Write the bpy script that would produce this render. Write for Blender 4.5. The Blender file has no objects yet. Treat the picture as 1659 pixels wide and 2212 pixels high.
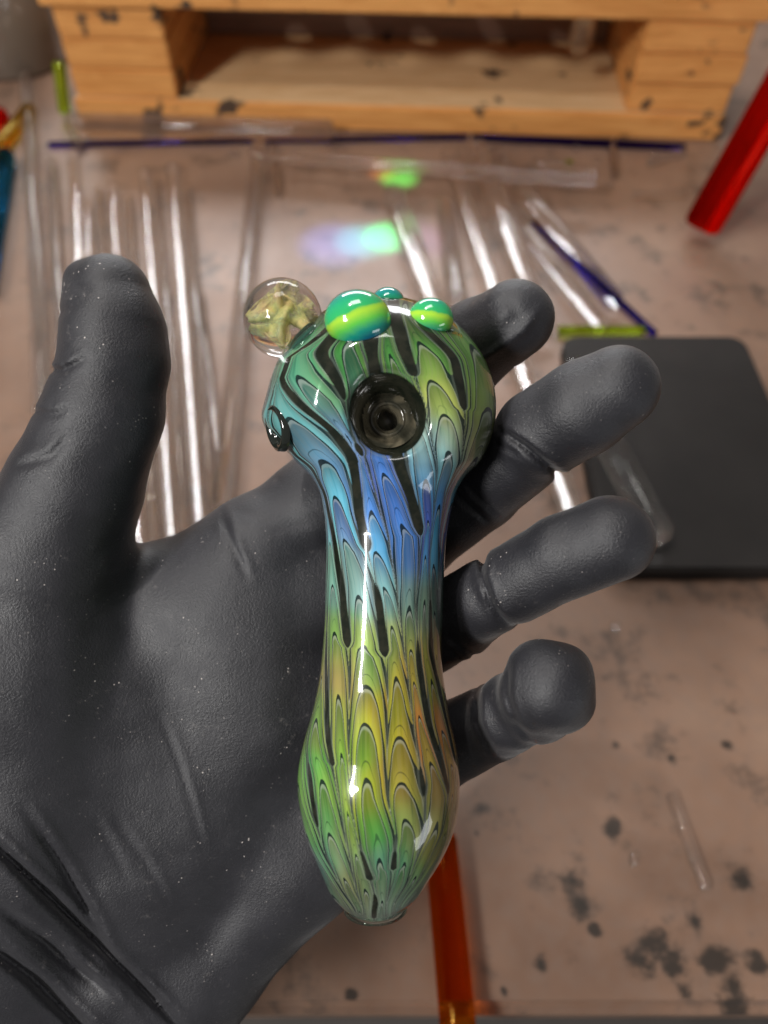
import bpy, bmesh, math, random
import numpy as np
from mathutils import Vector, Matrix

# ------------------------------------------------------------------ camera
TH = math.radians(54); CAMH = 0.30; LENS = 26.0
FPX = 1106 * LENS / 18.0            # focal length in photo units (photo read at 1659 x 2212)
S = 0.00009                         # metres per photo unit at the hand
DH = FPX * S                        # camera to hand distance
scene = bpy.context.scene
cam = bpy.data.cameras.new('camera'); camo = bpy.data.objects.new('camera', cam)
scene.collection.objects.link(camo); scene.camera = camo
camo.location = (0, 0, CAMH); camo.rotation_euler = (math.pi/2 - TH, 0, 0)
cam.sensor_fit = 'VERTICAL'; cam.sensor_height = 36; cam.sensor_width = 27; cam.lens = LENS
cam.clip_start = 0.005; cam.clip_end = 50
cam.dof.use_dof = True; cam.dof.focus_distance = DH * 0.985; cam.dof.aperture_fstop = 11.5
cam.dof.aperture_blades = 0
FW = Vector((0, math.cos(TH), -math.sin(TH))); UP = Vector((0, math.sin(TH), math.cos(TH)))
RT = Vector((1, 0, 0)); CP = Vector((0, 0, CAMH))
scene.view_settings.view_transform = 'Standard'; scene.view_settings.look = 'None'
scene.view_settings.exposure = 0.0; scene.view_settings.gamma = 1.0
scene.view_settings.use_curve_mapping = False
try:
    scene.cycles.max_bounces = 10; scene.cycles.transparent_max_bounces = 12
    scene.cycles.transmission_bounces = 8; scene.cycles.sample_clamp_indirect = 4.0
    scene.cycles.caustics_reflective = False; scene.cycles.caustics_refractive = True
    scene.cycles.blur_glossy = 0.3
except Exception: pass

# ------------------------------------------------------------------ room light
world = bpy.data.worlds.new('World'); scene.world = world; world.use_nodes = True
bg = world.node_tree.nodes['Background']
bg.inputs[0].default_value = (0.93, 0.90, 0.88, 1); bg.inputs[1].default_value = 0.13

def aim(o, target):
    o.rotation_euler = (Vector(target) - o.location).to_track_quat('-Z', 'Y').to_euler()
def area(name, loc, target, sx, sy, power, col=(1, 1, 1)):
    l = bpy.data.lights.new(name, 'AREA'); l.shape = 'RECTANGLE'; l.size = sx; l.size_y = sy
    l.energy = power; l.color = col
    o = bpy.data.objects.new(name, l); scene.collection.objects.link(o); o.location = loc; aim(o, target); return o
def spot(name, loc, target, deg, power, col, blend=0.6, rad=0.004):
    l = bpy.data.lights.new(name, 'SPOT'); l.spot_size = math.radians(deg); l.spot_blend = blend
    l.energy = power; l.color = col; l.shadow_soft_size = rad
    o = bpy.data.objects.new(name, l); scene.collection.objects.link(o); o.location = loc; aim(o, target); return o
HC = CP + FW * DH
def strip(name, p, q, width, power, col, target):
    o = area(name, (p + q) / 2, target, width, (q - p).length, power, col)
    z = ((p + q) / 2 - target).normalized(); y = (q - p).normalized(); x = y.cross(z).normalized(); z = x.cross(y)
    o.rotation_euler = Matrix((x, y, z)).transposed().to_euler(); return o
strip('ceiling_tube_lamp', HC + Vector((-0.83, -0.86, 0.82)), HC + Vector((-0.66, -0.32, 0.84)), 0.08, 9.0, (1, 0.98, 0.95), HC)
area('ceiling_round_lamp', HC + Vector((-0.84, -0.80, 0.86)), HC, 0.24, 0.20, 13.0, (1, 0.98, 0.95))
area('ceiling_panel_lamp', HC + Vector((-0.10, 0.45, 1.15)), HC + Vector((0, 0.2, 0)), 0.45, 0.30, 4.0, (1, 0.96, 0.92))
strip('shelf_tube_lamp', Vector((-0.55, 1.22, 0.60)), Vector((0.40, 1.22, 0.60)), 0.24, 7.0, (0.97, 0.98, 1.0), Vector((0, 0.4, 0)))
area('added_reflection_light', HC + Vector((0.72, -0.62, -0.16)), HC, 0.40, 0.18, 0.9, (0.95, 0.97, 1))  # unseen light added low at right for the pale reflection on the mouthpiece
spot('bench_bulb_lamp', HC + Vector((-0.20, 0.16, 0.62)), HC + Vector((0, 0.25, 0)), 110, 6.0, (1, 0.95, 0.9), 0.5, 0.012)

# ------------------------------------------------------------------ helpers
rnd = random.Random(5); rng = np.random.default_rng(7)
def link(o): scene.collection.objects.link(o); return o
def bench_hit(u, v, z=0.0):
    d = FW + RT * ((u - 829.5) / FPX) + UP * ((1106 - v) / FPX)
    return CP + d * ((z - CAMH) / d.z)
# local "hand" frame: x right, y up, z to the eye, in photo units; its object matrix makes metres
HM = Matrix.Translation(HC) @ Matrix(((1, 0, 0), (0, UP.y, -FW.y), (0, UP.z, -FW.z))).to_4x4() @ Matrix.Scale(S, 4)
def P(u, v, z=0.0):
    k = 1 - z / FPX
    return np.array([(u - 829.5) * k, (1106 - v) * k, z])
def tag(o, label=None, cat=None, group=None, kind=None):
    if label: o['label'] = label
    if cat: o['category'] = cat
    if group: o['group'] = group
    if kind: o['kind'] = kind
    return o
def mesh_obj(name, verts, faces, mat, parent=None, smooth=True):
    me = bpy.data.meshes.new(name); me.from_pydata([tuple(map(float, v)) for v in verts], [], [tuple(map(int, f)) for f in faces])
    me.update()
    if smooth: me.polygons.foreach_set('use_smooth', [True] * len(me.polygons))
    o = link(bpy.data.objects.new(name, me))
    if mat: me.materials.append(mat)
    if parent: o.parent = parent
    return o
def empty(name, loc=(0, 0, 0)):
    o = link(bpy.data.objects.new(name, None)); o.location = loc; o.empty_display_size = 0.01; return o

# node helper -------------------------------------------------------
class N:
    def __init__(s, name):
        s.m = bpy.data.materials.new(name); s.m.use_nodes = True; s.t = s.m.node_tree
        s.b = s.t.nodes['Principled BSDF']; s.out = s.t.nodes['Material Output']
    def new(s, t): return s.t.nodes.new(t)
    def put(s, sock, v):
        if isinstance(v, bpy.types.NodeSocket): s.t.links.new(v, sock)
        elif isinstance(v, (tuple, list)) and len(v) == 3 and sock.type == 'RGBA': sock.default_value = (*v, 1)
        else: sock.default_value = v
    def math(s, op, a, b=0.0, c=0.0, clamp=False):
        n = s.new('ShaderNodeMath'); n.operation = op; n.use_clamp = clamp
        s.put(n.inputs[0], a); s.put(n.inputs[1], b)
        if len(n.inputs) > 2: s.put(n.inputs[2], c)
        return n.outputs[0]
    def step(s, x, lo, hi, a=0.0, b=1.0):
        n = s.new('ShaderNodeMapRange'); n.interpolation_type = 'SMOOTHSTEP'
        s.put(n.inputs[0], x); n.inputs[1].default_value = lo; n.inputs[2].default_value = hi
        n.inputs[3].default_value = a; n.inputs[4].default_value = b; return n.outputs[0]
    def mix(s, f, a, b, mode='MIX'):
        n = s.new('ShaderNodeMix'); n.data_type = 'RGBA'; n.blend_type = mode
        s.put(n.inputs[0], f); s.put(n.inputs[6], a); s.put(n.inputs[7], b); return n.outputs[2]
    def ramp(s, f, stops):
        n = s.new('ShaderNodeValToRGB'); e = n.color_ramp.elements
        while len(e) < len(stops): e.new(0.5)
        for el, (p, c) in zip(e, stops): el.position = p; el.color = (*c, 1)
        s.put(n.inputs[0], f); return n.outputs[0]
    def coord(s, kind='Object'):
        return s.new('ShaderNodeTexCoord').outputs[kind]
    def mapping(s, vec, scale=(1, 1, 1), loc=(0, 0, 0), rot=(0, 0, 0)):
        n = s.new('ShaderNodeMapping'); s.put(n.inputs[0], vec)
        n.inputs[1].default_value = loc; n.inputs[2].default_value = rot; n.inputs[3].default_value = scale; return n.outputs[0]
    def noise(s, vec, scale, detail=4, rough=0.55, dist=0.0):
        n = s.new('ShaderNodeTexNoise'); s.put(n.inputs['Vector'], vec); n.inputs['Scale'].default_value = scale
        n.inputs['Detail'].default_value = detail; n.inputs['Roughness'].default_value = rough
        n.inputs['Distortion'].default_value = dist; return n.outputs[0]
    def voronoi(s, vec, scale, feat='F1', rand=1.0):
        n = s.new('ShaderNodeTexVoronoi'); n.feature = feat; s.put(n.inputs['Vector'], vec)
        n.inputs['Scale'].default_value = scale; n.inputs['Randomness'].default_value = rand; return n.outputs[0]
    def bump(s, h, strength, dist, normal=None):
        n = s.new('ShaderNodeBump'); s.put(n.inputs['Height'], h); n.inputs['Strength'].default_value = strength
        n.inputs['Distance'].default_value = dist
        if normal: s.put(n.inputs['Normal'], normal)
        s.put(s.b.inputs['Normal'], n.outputs[0]); return n.outputs[0]
    def set(s, **k):
        for a, v in k.items(): s.put(s.b.inputs[a.replace('_', ' ')], v)
        return s
    def attr(s, name, out=2):
        n = s.new('ShaderNodeAttribute'); n.attribute_name = name; return n.outputs[out]
def lin(r, g, b):
    f = lambda c: (c/255/12.92) if c <= 10 else ((c/255+0.055)/1.055)**2.4
    return (f(r), f(g), f(b))

def mat_glass(name, col=(1, 1, 1), clear=0.45, rough=0.0):
    n = N(name); n.t.nodes.remove(n.b)
    g = n.new('ShaderNodeBsdfGlass'); n.put(g.inputs['Color'], col); g.inputs['Roughness'].default_value = rough; g.inputs['IOR'].default_value = 1.47
    t = n.new('ShaderNodeBsdfTransparent'); n.put(t.inputs['Color'], col)
    m = n.new('ShaderNodeMixShader'); m.inputs[0].default_value = clear
    n.t.links.new(g.outputs[0], m.inputs[1]); n.t.links.new(t.outputs[0], m.inputs[2]); n.t.links.new(m.outputs[0], n.out.inputs[0])
    return n.m

M_clear = mat_glass('clear_glass', (1, 1, 1), 0.55)
M_red = mat_glass('red_glass', (0.90, 0.085, 0.045), 0.0)
M_orange = mat_glass('amber_glass', (1.0, 0.52, 0.10), 0.30)
M_violet = mat_glass('violet_glass', (0.16, 0.12, 0.50), 0.2)
M_uran = mat_glass('yellow_green_glass', (0.75, 0.92, 0.25), 0.35)
M_teal = mat_glass('teal_glass', (0.12, 0.40, 0.55), 0.2)
M_yellow = mat_glass('yellow_glass', (0.75, 0.60, 0.20), 0.2)

# ------------------------------------------------------------------ bench, floor, wall
def make_bench_mat():
    n = N('stained_bench_steel'); c = n.coord('Object')
    base = n.ramp(n.noise(c, 7, 5, 0.6), [(0.30, (0.15, 0.080, 0.050)), (0.55, (0.25, 0.148, 0.098)), (0.75, (0.33, 0.215, 0.15))])
    grit = n.noise(c, 160, 3, 0.6)
    base = n.mix(n.step(grit, 0.35, 0.75, 0.0, 0.35), base, (0.20, 0.14, 0.11))
    mot = n.noise(c, 32, 8, 0.72)
    base = n.mix(n.step(mot, 0.52, 0.66, 0.0, 0.7), base, (0.06, 0.042, 0.032))
    # round scorch spots
    d = n.voronoi(n.mapping(c, (1, 1, 0.01)), 48)
    w = n.math('ADD', d, n.math('MULTIPLY', n.noise(c, 150, 5, 0.7), 0.55))
    patch = n.step(n.noise(c, 9, 3), 0.40, 0.55)
    spots = n.math('MULTIPLY', n.step(w, 0.46, 0.22), patch)
    # larger soot stains where the torch work happens
    st = None
    for (u, v, r) in [(1235, 1905, 26), (1255, 1960, 24), (1285, 2010, 14), (1400, 2035, 40), (1385, 2080, 32), (1455, 2090, 30), (1545, 2075, 36), (1580, 2130, 34), (1040, 1745, 18), (1320, 1790, 22), (1590, 2180, 46), (1480, 2140, 24), (1030, 1800, 9), (1170, 2080, 18), (1090, 2140, 9), (1570, 1610, 14), (1450, 1640, 12), (1330, 1610, 10), (1610, 1900, 22), (1500, 1990, 18), (760, 2150, 14), (1640, 2080, 26)]:
        p = bench_hit(u, v); q = bench_hit(u + r, v)
        vm = n.new('ShaderNodeVectorMath'); vm.operation = 'DISTANCE'; n.put(vm.inputs[0], c); vm.inputs[1].default_value = p
        x = n.math('DIVIDE', vm.outputs['Value'], (q - p).length)
        st = x if st is None else n.math('MINIMUM', st, x)
    nz = n.math('MULTIPLY', n.math('SUBTRACT', n.noise(c, 95, 6, 0.72), 0.5), 4.2)
    soot = n.step(n.math('ADD', st, nz), 1.25, 0.25)
    base = n.mix(n.math('MULTIPLY', spots, 0.75), base, (0.07, 0.05, 0.035))
    base = n.mix(n.math('MULTIPLY', soot, 0.92), base, (0.022, 0.016, 0.012))
    n.set(Base_Color=base, Metallic=0.08, Coat_Weight=0.40, Coat_Roughness=0.42, Coat_IOR=1.7, Roughness=n.step(n.noise(c, 30, 4), 0.3, 0.7, 0.38, 0.5))
    n.set(Specular_IOR_Level=0.35)
    n.bump(grit, 0.12, 0.0005)
    return n.m
bw, by0, by1 = 0.75, 0.0095, 1.25
bm = bmesh.new(); bmesh.ops.create_cube(bm, size=1.0)
for v in bm.verts: v.co = Vector((v.co.x * 2 * bw, by0 + (v.co.y + .5) * (by1 - by0), (v.co.z - .5) * 0.035))
bmesh.ops.bevel(bm, geom=[e for e in bm.edges if all(abs(v.co.z) < 1e-6 for v in e.verts)], offset=0.004, segments=3, affect='EDGES')
me = bpy.data.meshes.new('bench_top'); bm.to_mesh(me); bm.free()
o = link(bpy.data.objects.new('bench_top', me)); me.materials.append(make_bench_mat()); tag(o, kind='structure')
n = N('floor_grey'); n.set(Base_Color=n.mix(n.noise(n.coord(), 14, 5), (0.07, 0.06, 0.055), (0.13, 0.11, 0.10)), Roughness=0.7)
o = mesh_obj('floor', [(-2, -2, -.85), (2, -2, -.85), (2, 1.3, -.85), (-2, 1.3, -.85)], [(0, 1, 2, 3)], n.m, smooth=False); tag(o, kind='structure')
n = N('pale_wall_paint'); n.set(Base_Color=n.mix(n.noise(n.coord(), 5, 4), (0.55, 0.50, 0.44), (0.66, 0.62, 0.56)), Roughness=0.65)
o = mesh_obj('wall', [(-2, 1.3, -.85), (2, 1.3, -.85), (2, 1.3, 2.0), (-2, 1.3, 2.0)], [(0, 1, 2, 3)], n.m, smooth=False); tag(o, kind='structure')

# ------------------------------------------------------------------ wooden rack
def make_wood(name, c1, c2, burn):
    n = N(name); c = n.coord('Object')
    g = n.noise(n.mapping(c, (6, 60, 60)), 3, 5, 0.6, 1.2)
    col = n.mix(n.step(g, 0.3, 0.7), c1, c2)
    ring = n.noise(n.mapping(c, (3, 90, 220)), 4, 2)
    col = n.mix(n.step(ring, 0.55, 0.75, 0, 0.3), col, tuple(x * 0.55 for x in c1))
    b = n.math('ADD', n.noise(n.mapping(c, (1, 1, 1.3)), 26, 3, 0.6), n.math('MULTIPLY', n.noise(c, 120, 2), 0.12))
    col = n.mix(n.step(b, burn, burn + 0.05, 0, 0.93), col, (0.03, 0.022, 0.018))
    n.set(Base_Color=col, Roughness=0.6); n.bump(g, 0.25, 0.0006); return n.m
W_front = make_wood('orange_pine', (0.56, 0.23, 0.055), (0.72, 0.34, 0.10), 0.66)
W_base = make_wood('pale_pine', (0.58, 0.35, 0.16), (0.70, 0.47, 0.25), 0.69)
W_dark = make_wood('brown_board', (0.17, 0.105, 0.07), (0.24, 0.15, 0.11), 0.72)
A = bench_hit(178, 262); B = bench_hit(1552, 301)
e1 = (B - A).normalized(); e2 = Vector((-e1.y, e1.x, 0)); RW = (B - A).length
RM = Matrix((e1.to_4d(), e2.to_4d(), Vector((0, 0, 1, 0)), Vector((0, 0, 0, 1)))).transposed()
RM.col[3] = (A.x, A.y, A.z, 1); RM[3][0] = RM[3][1] = RM[3][2] = 0
rack = empty('wooden_rack'); rack.matrix_world = RM
tag(rack, 'scorched orange pine rack of stacked boards standing at the back of the bench', 'rack')
def board(name, x0, x1, y0, y1, z0, z1, mat, bev=0.0012):
    bm = bmesh.new(); bmesh.ops.create_cube(bm, size=1.0)
    for v in bm.verts: v.co = Vector((x0 + (v.co.x + .5) * (x1 - x0), y0 + (v.co.y + .5) * (y1 - y0), z0 + (v.co.z + .5) * (z1 - z0)))
    bmesh.ops.bevel(bm, geom=bm.edges[:], offset=bev, segments=2, affect='EDGES')
    me = bpy.data.meshes.new(name); bm.to_mesh(me); bm.free(); me.materials.append(mat)
    o = link(bpy.data.objects.new(name, me)); o.parent = rack; return o
RD = 0.135
board('base_board', 0.0, RW, 0.0, RD, 0.0005, 0.0190, W_base)
board('front_edging', 0.0, RW, -0.004, -0.0002, 0.0005, 0.0195, W_front)
for i in range(3):
    z = 0.0192 + i * 0.0212
    board('post_board', 0.002 + rnd.uniform(-.002, .002), 0.083, rnd.uniform(-.002, .001), RD - 0.002, z, z + 0.0208, W_front)
    board('post_board', RW - 0.078, RW - rnd.uniform(0, .003), rnd.uniform(-.002, .001), RD - 0.002, z, z + 0.0208, W_front)
board('back_board', 0.0835, RW - 0.0785, RD - 0.014, RD - 0.002, 0.0192, 0.0826, W_dark)
# top board with a row of rod holes
top = board('top_board', -0.003, RW + 0.004, -0.003, RD + 0.01, 0.0830, 0.1000, W_front)
cutters = []
for i, x in enumerate([0.155, 0.205, 0.255, 0.310, 0.365, 0.415]):
    bm = bmesh.new(); bmesh.ops.create_cone(bm, cap_ends=True, segments=24, radius1=0.0125, radius2=0.0125, depth=0.06)
    bmesh.ops.translate(bm, verts=bm.verts, vec=(x, 0.075 + 0.006 * (i % 2), 0.09))
    me = bpy.data.meshes.new('cut'); bm.to_mesh(me); bm.free(); co = link(bpy.data.objects.new('cut', me)); co.parent = rack; cutters.append(co)
for co in cutters:
    md = top.modifiers.new('hole', 'BOOLEAN'); md.object = co; md.operation = 'DIFFERENCE'; md.solver = 'EXACT'
bpy.context.view_layer.update()
dg = bpy.context.evaluated_depsgraph_get()
nm = bpy.data.meshes.new_from_object(top.evaluated_get(dg)); top.modifiers.clear(); top.data = nm
for co in cutters: bpy.data.objects.remove(co)

# ------------------------------------------------------------------ glass rods and tubes
def lathe(prof, seg, closed_axis=True):
    V = []; F = []
    for (r, z) in prof:
        for k in range(seg):
            a = 2 * math.pi * k / seg; V.append((r * math.cos(a), r * math.sin(a), z))
    for i in range(len(prof) - 1):
        for k in range(seg):
            k2 = (k + 1) % seg
            F.append((i*seg + k, i*seg + k2, (i+1)*seg + k2, (i+1)*seg + k))
    return V, F
def rod(name, p0, p1, r, mat, label, cat, group=None, hollow=False):
    p0, p1 = Vector(p0), Vector(p1); Ln = (p1 - p0).length; b = r * 0.35
    if hollow:
        ri = r * 0.72; c = (r - ri) / 2; m = (r + ri) / 2
        pr = []
        for a in range(0, 181, 45): pr.append((m - c*math.cos(math.radians(a)) , c - c*math.sin(math.radians(a))))
        pr = [(ri, c)] + [(m, 0.0)] + [(r, c)]
        prof = pr + [(r, Ln - c), (m, Ln), (ri, Ln - c), (ri, c)]
    else:
        prof = [(1e-5, 0), (r - b, 0), (r - 0.3*b, 0.3*b), (r, b), (r, Ln - b), (r - 0.3*b, Ln - 0.3*b), (r - b, Ln), (1e-5, Ln)]
    V, F = lathe(prof, 20)
    o = mesh_obj(name, V, F, mat)
    o.rotation_euler = (p1 - p0).to_track_quat('Z', 'Y').to_euler(); o.location = p0
    return tag(o, label, cat, group)
def lay(u0, v0, u1, v1, r, z=0.0):
    a = bench_hit(u0, v0, r + z); b = bench_hit(u1, v1, r + z)
    return a, b
GL = 'clear rods lying in the bundle behind the thumb'
left_rods = [(52, 60, 96, 900, 6.0, 1), (112, 350, 150, 1000, 5.0, 1), (158, 330, 192, 1010, 4.5, 0), (188, 440, 226, 1100, 4.0, 0), (214, 412, 262, 1150, 4.0, 1),
             (243, 400, 300, 1180, 4.0, 0), (277, 430, 338, 1190, 4.5, 1), (312, 372, 372, 1180, 4.0, 0), (340, 395, 404, 1170, 3.5, 1), (372, 360, 432, 1150, 4.5, 0), (404, 408, 462, 1130, 4.0, 1), (432, 640, 492, 1120, 3.5, 0)]
for (u0, v0, u1, v1, r, h) in left_rods:
    a, b = lay(u0, v0, u1, v1, r * 0.001)
    rod('clear_glass_rod', a, b, r * 0.001, M_clear, {52: 'thick clear tube running past the left end of the rack, next to the teal rod', 432: 'shortest clear rod of the bundle, nearest the thick slanting tube'}.get(u0, 'long clear glass rod lying among the parallel rods behind the thumb'), 'glass rod', GL, bool(h))
a, b = lay(562, 300, 478, 1100, 0.006)
rod('clear_glass_tube', a, b, 0.006, M_clear, 'thick clear glass tube slanting beside the rod bundle, behind the clear marble', 'glass tube', None, True)
GR = 'clear rods fanned out behind the index finger'
right_rods = [(850, 415, 975, 760, 8.0, 0, 0), (962, 440, 1015, 860, 7.0, 1, 0), (968, 330, 1235, 1110, 6.0, 0, 0.0), (1028, 318, 1178, 716, 8.0, 0, 0), (1066, 330, 1330, 655, 6.5, 0, 0), (1105, 455, 1300, 708, 5.5, 0, 0), (1232, 790, 1425, 1165, 8.0, 0, 0.0092)]
fan_labels = ['brightly lit thick clear rod ending behind the small lime-banded marble', 'hollow clear tube beside the bright thick rod, ending behind the index finger', 'long thin clear rod running from the rack behind the index finger to the ring finger', 'thick clear rod passing behind the very tip of the index finger', 'clear rod slanting from the rack, running above the violet rod', 'clear rod whose end touches the yellow-green rod at the dark slab', 'thick clear rod lying across the dark slab between two fingertips']
for (u0, v0, u1, v1, r, h, z), lb in zip(right_rods, fan_labels):
    a, b = lay(u0, v0, u1, v1, r * 0.001, z)
    rod('clear_glass_rod', a, b, r * 0.001, M_clear, lb, 'glass rod', GR, bool(h))
# thin coloured rods
a, b = lay(105, 312, 1010, 296, 0.0022, 0)
rod('violet_glass_rod', a, b, 0.0022, M_violet, 'thin violet glass rod lying along the foot of the rack', 'glass rod')
a, b = lay(1020, 296, 1480, 318, 0.0030, 0)
rod('violet_glass_rod', a, b, 0.0030, M_violet, 'short dark violet rod lying in front of the rack, right of the thin one', 'glass rod')
a, b = lay(1150, 480, 1415, 722, 0.0022, 0)
rod('violet_glass_rod', a, b, 0.0022, M_violet, 'thin violet glass rod slanting across the bench to the dark slab', 'glass rod')
a, b = lay(1206, 713, 1392, 713, 0.0028, 0)
rod('yellow_green_rod', a, b, 0.0028, M_uran, 'short yellow-green glass rod lying along the far edge of the dark slab', 'glass rod')
a, b = lay(150, 268, 720, 284, 0.0085, 0)
rod('clear_glass_tube', a, b, 0.0085, M_clear, 'clear glass tube lying across the foot of the rack, brightly lit at one end', 'glass tube', None, False)
a = bench_hit(540, 336, 0.0168); b = bench_hit(1290, 392, 0.0212)
rod('clear_glass_tube', a, b, 0.0045, M_clear, 'clear glass tube lying across the tops of the fanned rods', 'glass tube', None, True)
a = bench_hit(1512, 496, 0.0085); b = a + Vector((0.100, 0.100, 0.245))
red_rod = rod('red_glass_rod', a, b, 0.0125, M_red, 'thick red glass rod leaning up against the right end of the rack', 'glass rod')
n = N('refracted_light_orange'); n.set(Base_Color=(1.0, 0.30, 0.06), Roughness=0.3)  # orange stripe painted in for light refracted through the red rod
V, F = lathe([(1e-5, 0.002), (0.0042, 0.002), (0.0042, (b - a).length - 0.002), (1e-5, (b - a).length - 0.002)], 16)
inv = red_rod.rotation_euler.to_matrix().inverted(); off = inv @ Vector((0.0062, -0.002, 0.001)); off.z = 0
light_stripe = mesh_obj('light_stripe', V, F, n.m, red_rod); light_stripe.location = off; light_stripe['label'] = 'orange stripe inside the red glass, standing in for refracted light'
a, b = lay(950, 1800, 1000, 2330, 0.0060)
rod('amber_glass_rod', a, b, 0.0060, M_orange, 'amber orange glass rod lying on the bench below the mouthpiece', 'glass rod')
a, b = lay(1448, 1715, 1526, 1922, 0.0021)
rod('clear_glass_rod', a, b, 0.0021, M_clear, 'short thin clear rod lying alone on the stained brown bench', 'glass rod')
a, b = lay(1368, 422, 1480, 420, 0.003)
rod('clear_glass_rod', a, b, 0.003, M_clear, 'stubby clear rod offcut lying beside the foot of the red rod', 'glass rod')
# offcuts scattered before the rack
for (u0, v0, u1, v1, r, h, z, lb) in [(1322, 302, 1327, 382, 3.2, 1, 0, 'short hollow offcut pointing away from the rack beside the stubby offcut'),
        (1150, 352, 1292, 372, 3.0, 0, 0, 'clear offcut lying sideways below the short violet rod'), (1035, 318, 1046, 350, 4.0, 1, 0.0172, 'short clear tube end resting on top of the fanned rods'),
        (1400, 352, 1478, 328, 3.4, 0, 0, 'clear offcut lying beside the red rod and the end of the violet rod'), (592, 318, 600, 420, 3.0, 1, 0, 'short clear tube beside the thick slanting tube'),
        (700, 352, 790, 372, 2.6, 0, 0, 'thin clear offcut lying alone on the open bench before the rack'), (148, 250, 176, 322, 4.0, 1, 0, 'clear tube end poking out by the pale green stub')]:
    a, b = lay(u0, v0, u1, v1, r * 0.001, z); rod('clear_glass_offcut', a, b, r * 0.001, M_clear, lb, 'glass offcut', None, bool(h))
# colours at the far left
a, b = lay(-40, 640, 12, 335, 0.007); rod('teal_glass_rod', a, b, 0.007, M_teal, 'teal blue glass rod lying at the left end of the bench', 'glass rod')
a, b = lay(-30, 350, 66, 235, 0.006); rod('yellow_glass_rod', a, b, 0.006, M_yellow, 'mustard yellow glass rod lying by the left end of the rack', 'glass rod')
a, b = lay(-60, 300, 8, 245, 0.006); rod('red_glass_rod', a, b, 0.006, M_red, 'dark red glass rod tucked beside the mustard yellow rod', 'glass rod')
a = bench_hit(140, 246, 0.005); b = a + Vector((0.004, 0.012, 0.034)); rod('pale_green_rod', a, b, 0.0048, M_uran, 'pale green glass stub standing at the left end of the rack', 'glass rod')
# jar at the left end
V, F = lathe([(1e-4, 0), (.044, 0), (.047, .004), (.047, .06), (.043, .072), (.040, .072), (.0435, .058), (.0435, .006), (1e-4, .005)], 40)
n = N('smoky_jar'); n.set(Base_Color=(0.30, 0.24, 0.19), Roughness=0.12, Transmission_Weight=0.5)
o = mesh_obj('jar', V, F, n.m); o.location = bench_hit(40, 128); tag(o, 'smoky brown glass jar beside the left end of the rack', 'jar')
# test tube hanging through the rack top
V, F = lathe([(1e-4, -.009)] + [(0.009*math.sin(t), -0.009*math.cos(t)) for t in (0.4, 0.8, 1.2)] + [(.009, 0), (.009, .022), (.0102, .024), (.0078, .024), (.0076, 0)] + [(0.0076*math.sin(t), -0.0076*math.cos(t)) for t in (1.2, 0.8, 0.4)] + [(1e-4, -.0076)], 24)
V = [(x, y, z) for x, y, z in V]
o = mesh_obj('test_tube', V, F, M_clear); o.matrix_world = RM @ Matrix.Translation((0.392, 0.022, 0.0588)); tag(o, 'clear glass test tube hanging under the top board of the rack', 'test tube')
# beads and chips
def bead(u, v, r, mat, label, group=None):
    bm = bmesh.new(); bmesh.ops.create_icosphere(bm, subdivisions=2, radius=r)
    for q in bm.verts: q.co.x *= 1.25; q.co.z *= 0.8; q.co *= 1 + 0.12 * math.sin(q.co.x * 900 + u)
    me = bpy.data.meshes.new('glass_bead'); bm.to_mesh(me); bm.free(); me.materials.append(mat)
    me.polygons.foreach_set('use_smooth', [True] * len(me.polygons))
    o = link(bpy.data.objects.new('glass_bead', me)); o.location = bench_hit(u, v, r * 0.86); o.rotation_euler.z = rnd.uniform(0, 3)
    return tag(o, label, 'glass bead', group)
bead(1368, 1857, 0.0019, M_clear, 'small clear glass bead on the brown bench beside the short thin rod')
bead(1330, 1352, 0.0021, M_clear, 'small clear glass bead on the bench below the ring finger')
GB = 'clear beads scattered in front of the rack'
for (u, v, r) in [(1245, 318, 2.6), (1340, 310, 3.2), (1312, 400, 2.6), (1365, 372, 2.6), (1290, 345, 3.0), (1415, 330, 2.6), (1230, 350, 2.4), (745, 318, 2.4), (690, 302, 2.4), (505, 332, 3.0), (1190, 325, 2.6), (870, 320, 2.4), (620, 345, 2.2)]:
    bead(u, v, r * .001, M_uran if u == 1230 else M_clear, 'yellow-green glass crumb among the clear beads before the rack' if u == 1230 else 'small clear glass bead scattered on the bench before the rack', None if u == 1230 else GB)

# dark slab
n = N('graphite'); c = n.coord()
n.set(Base_Color=n.mix(n.noise(c, 30, 5), (0.009, 0.008, 0.0075), (0.030, 0.026, 0.024)), Roughness=0.6, Specular_IOR_Level=0.25); n.bump(n.noise(c, 200, 3), 0.1, 0.0004)
pc = [bench_hit(1195, 727, .008), bench_hit(1605, 727, .008), bench_hit(1790, 1240, .008), bench_hit(1000, 1240, .008)]
bm = bmesh.new(); x0, x1 = 0.104, pc[1].x; y0, y1 = pc[2].y + .002, pc[0].y
vs = []; cr = 0.010
for (cx, cy, a0) in [(x1 - cr, y1 - cr, 0), (x0 + cr, y1 - cr, 90), (x0 + cr, y0 + cr, 180), (x1 - cr, y0 + cr, 270)]:
    for k in range(7):
        a = math.radians(a0 + 15 * k); vs.append(bm.verts.new((cx + cr*math.cos(a), cy + cr*math.sin(a), 0.0004)))
f = bm.faces.new(vs); ex = bmesh.ops.extrude_face_region(bm, geom=[f])
tv = [g for g in ex['geom'] if isinstance(g, bmesh.types.BMVert)]
bmesh.ops.translate(bm, verts=tv, vec=(0, 0, 0.0085)); bmesh.ops.recalc_face_normals(bm, faces=bm.faces)
bmesh.ops.bevel(bm, geom=[e for e in bm.edges if all(v.co.z > .008 for v in e.verts)], offset=0.0012, segments=2, affect='EDGES')
me = bpy.data.meshes.new('graphite_slab'); bm.to_mesh(me); bm.free(); me.materials.append(n.m)
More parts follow.
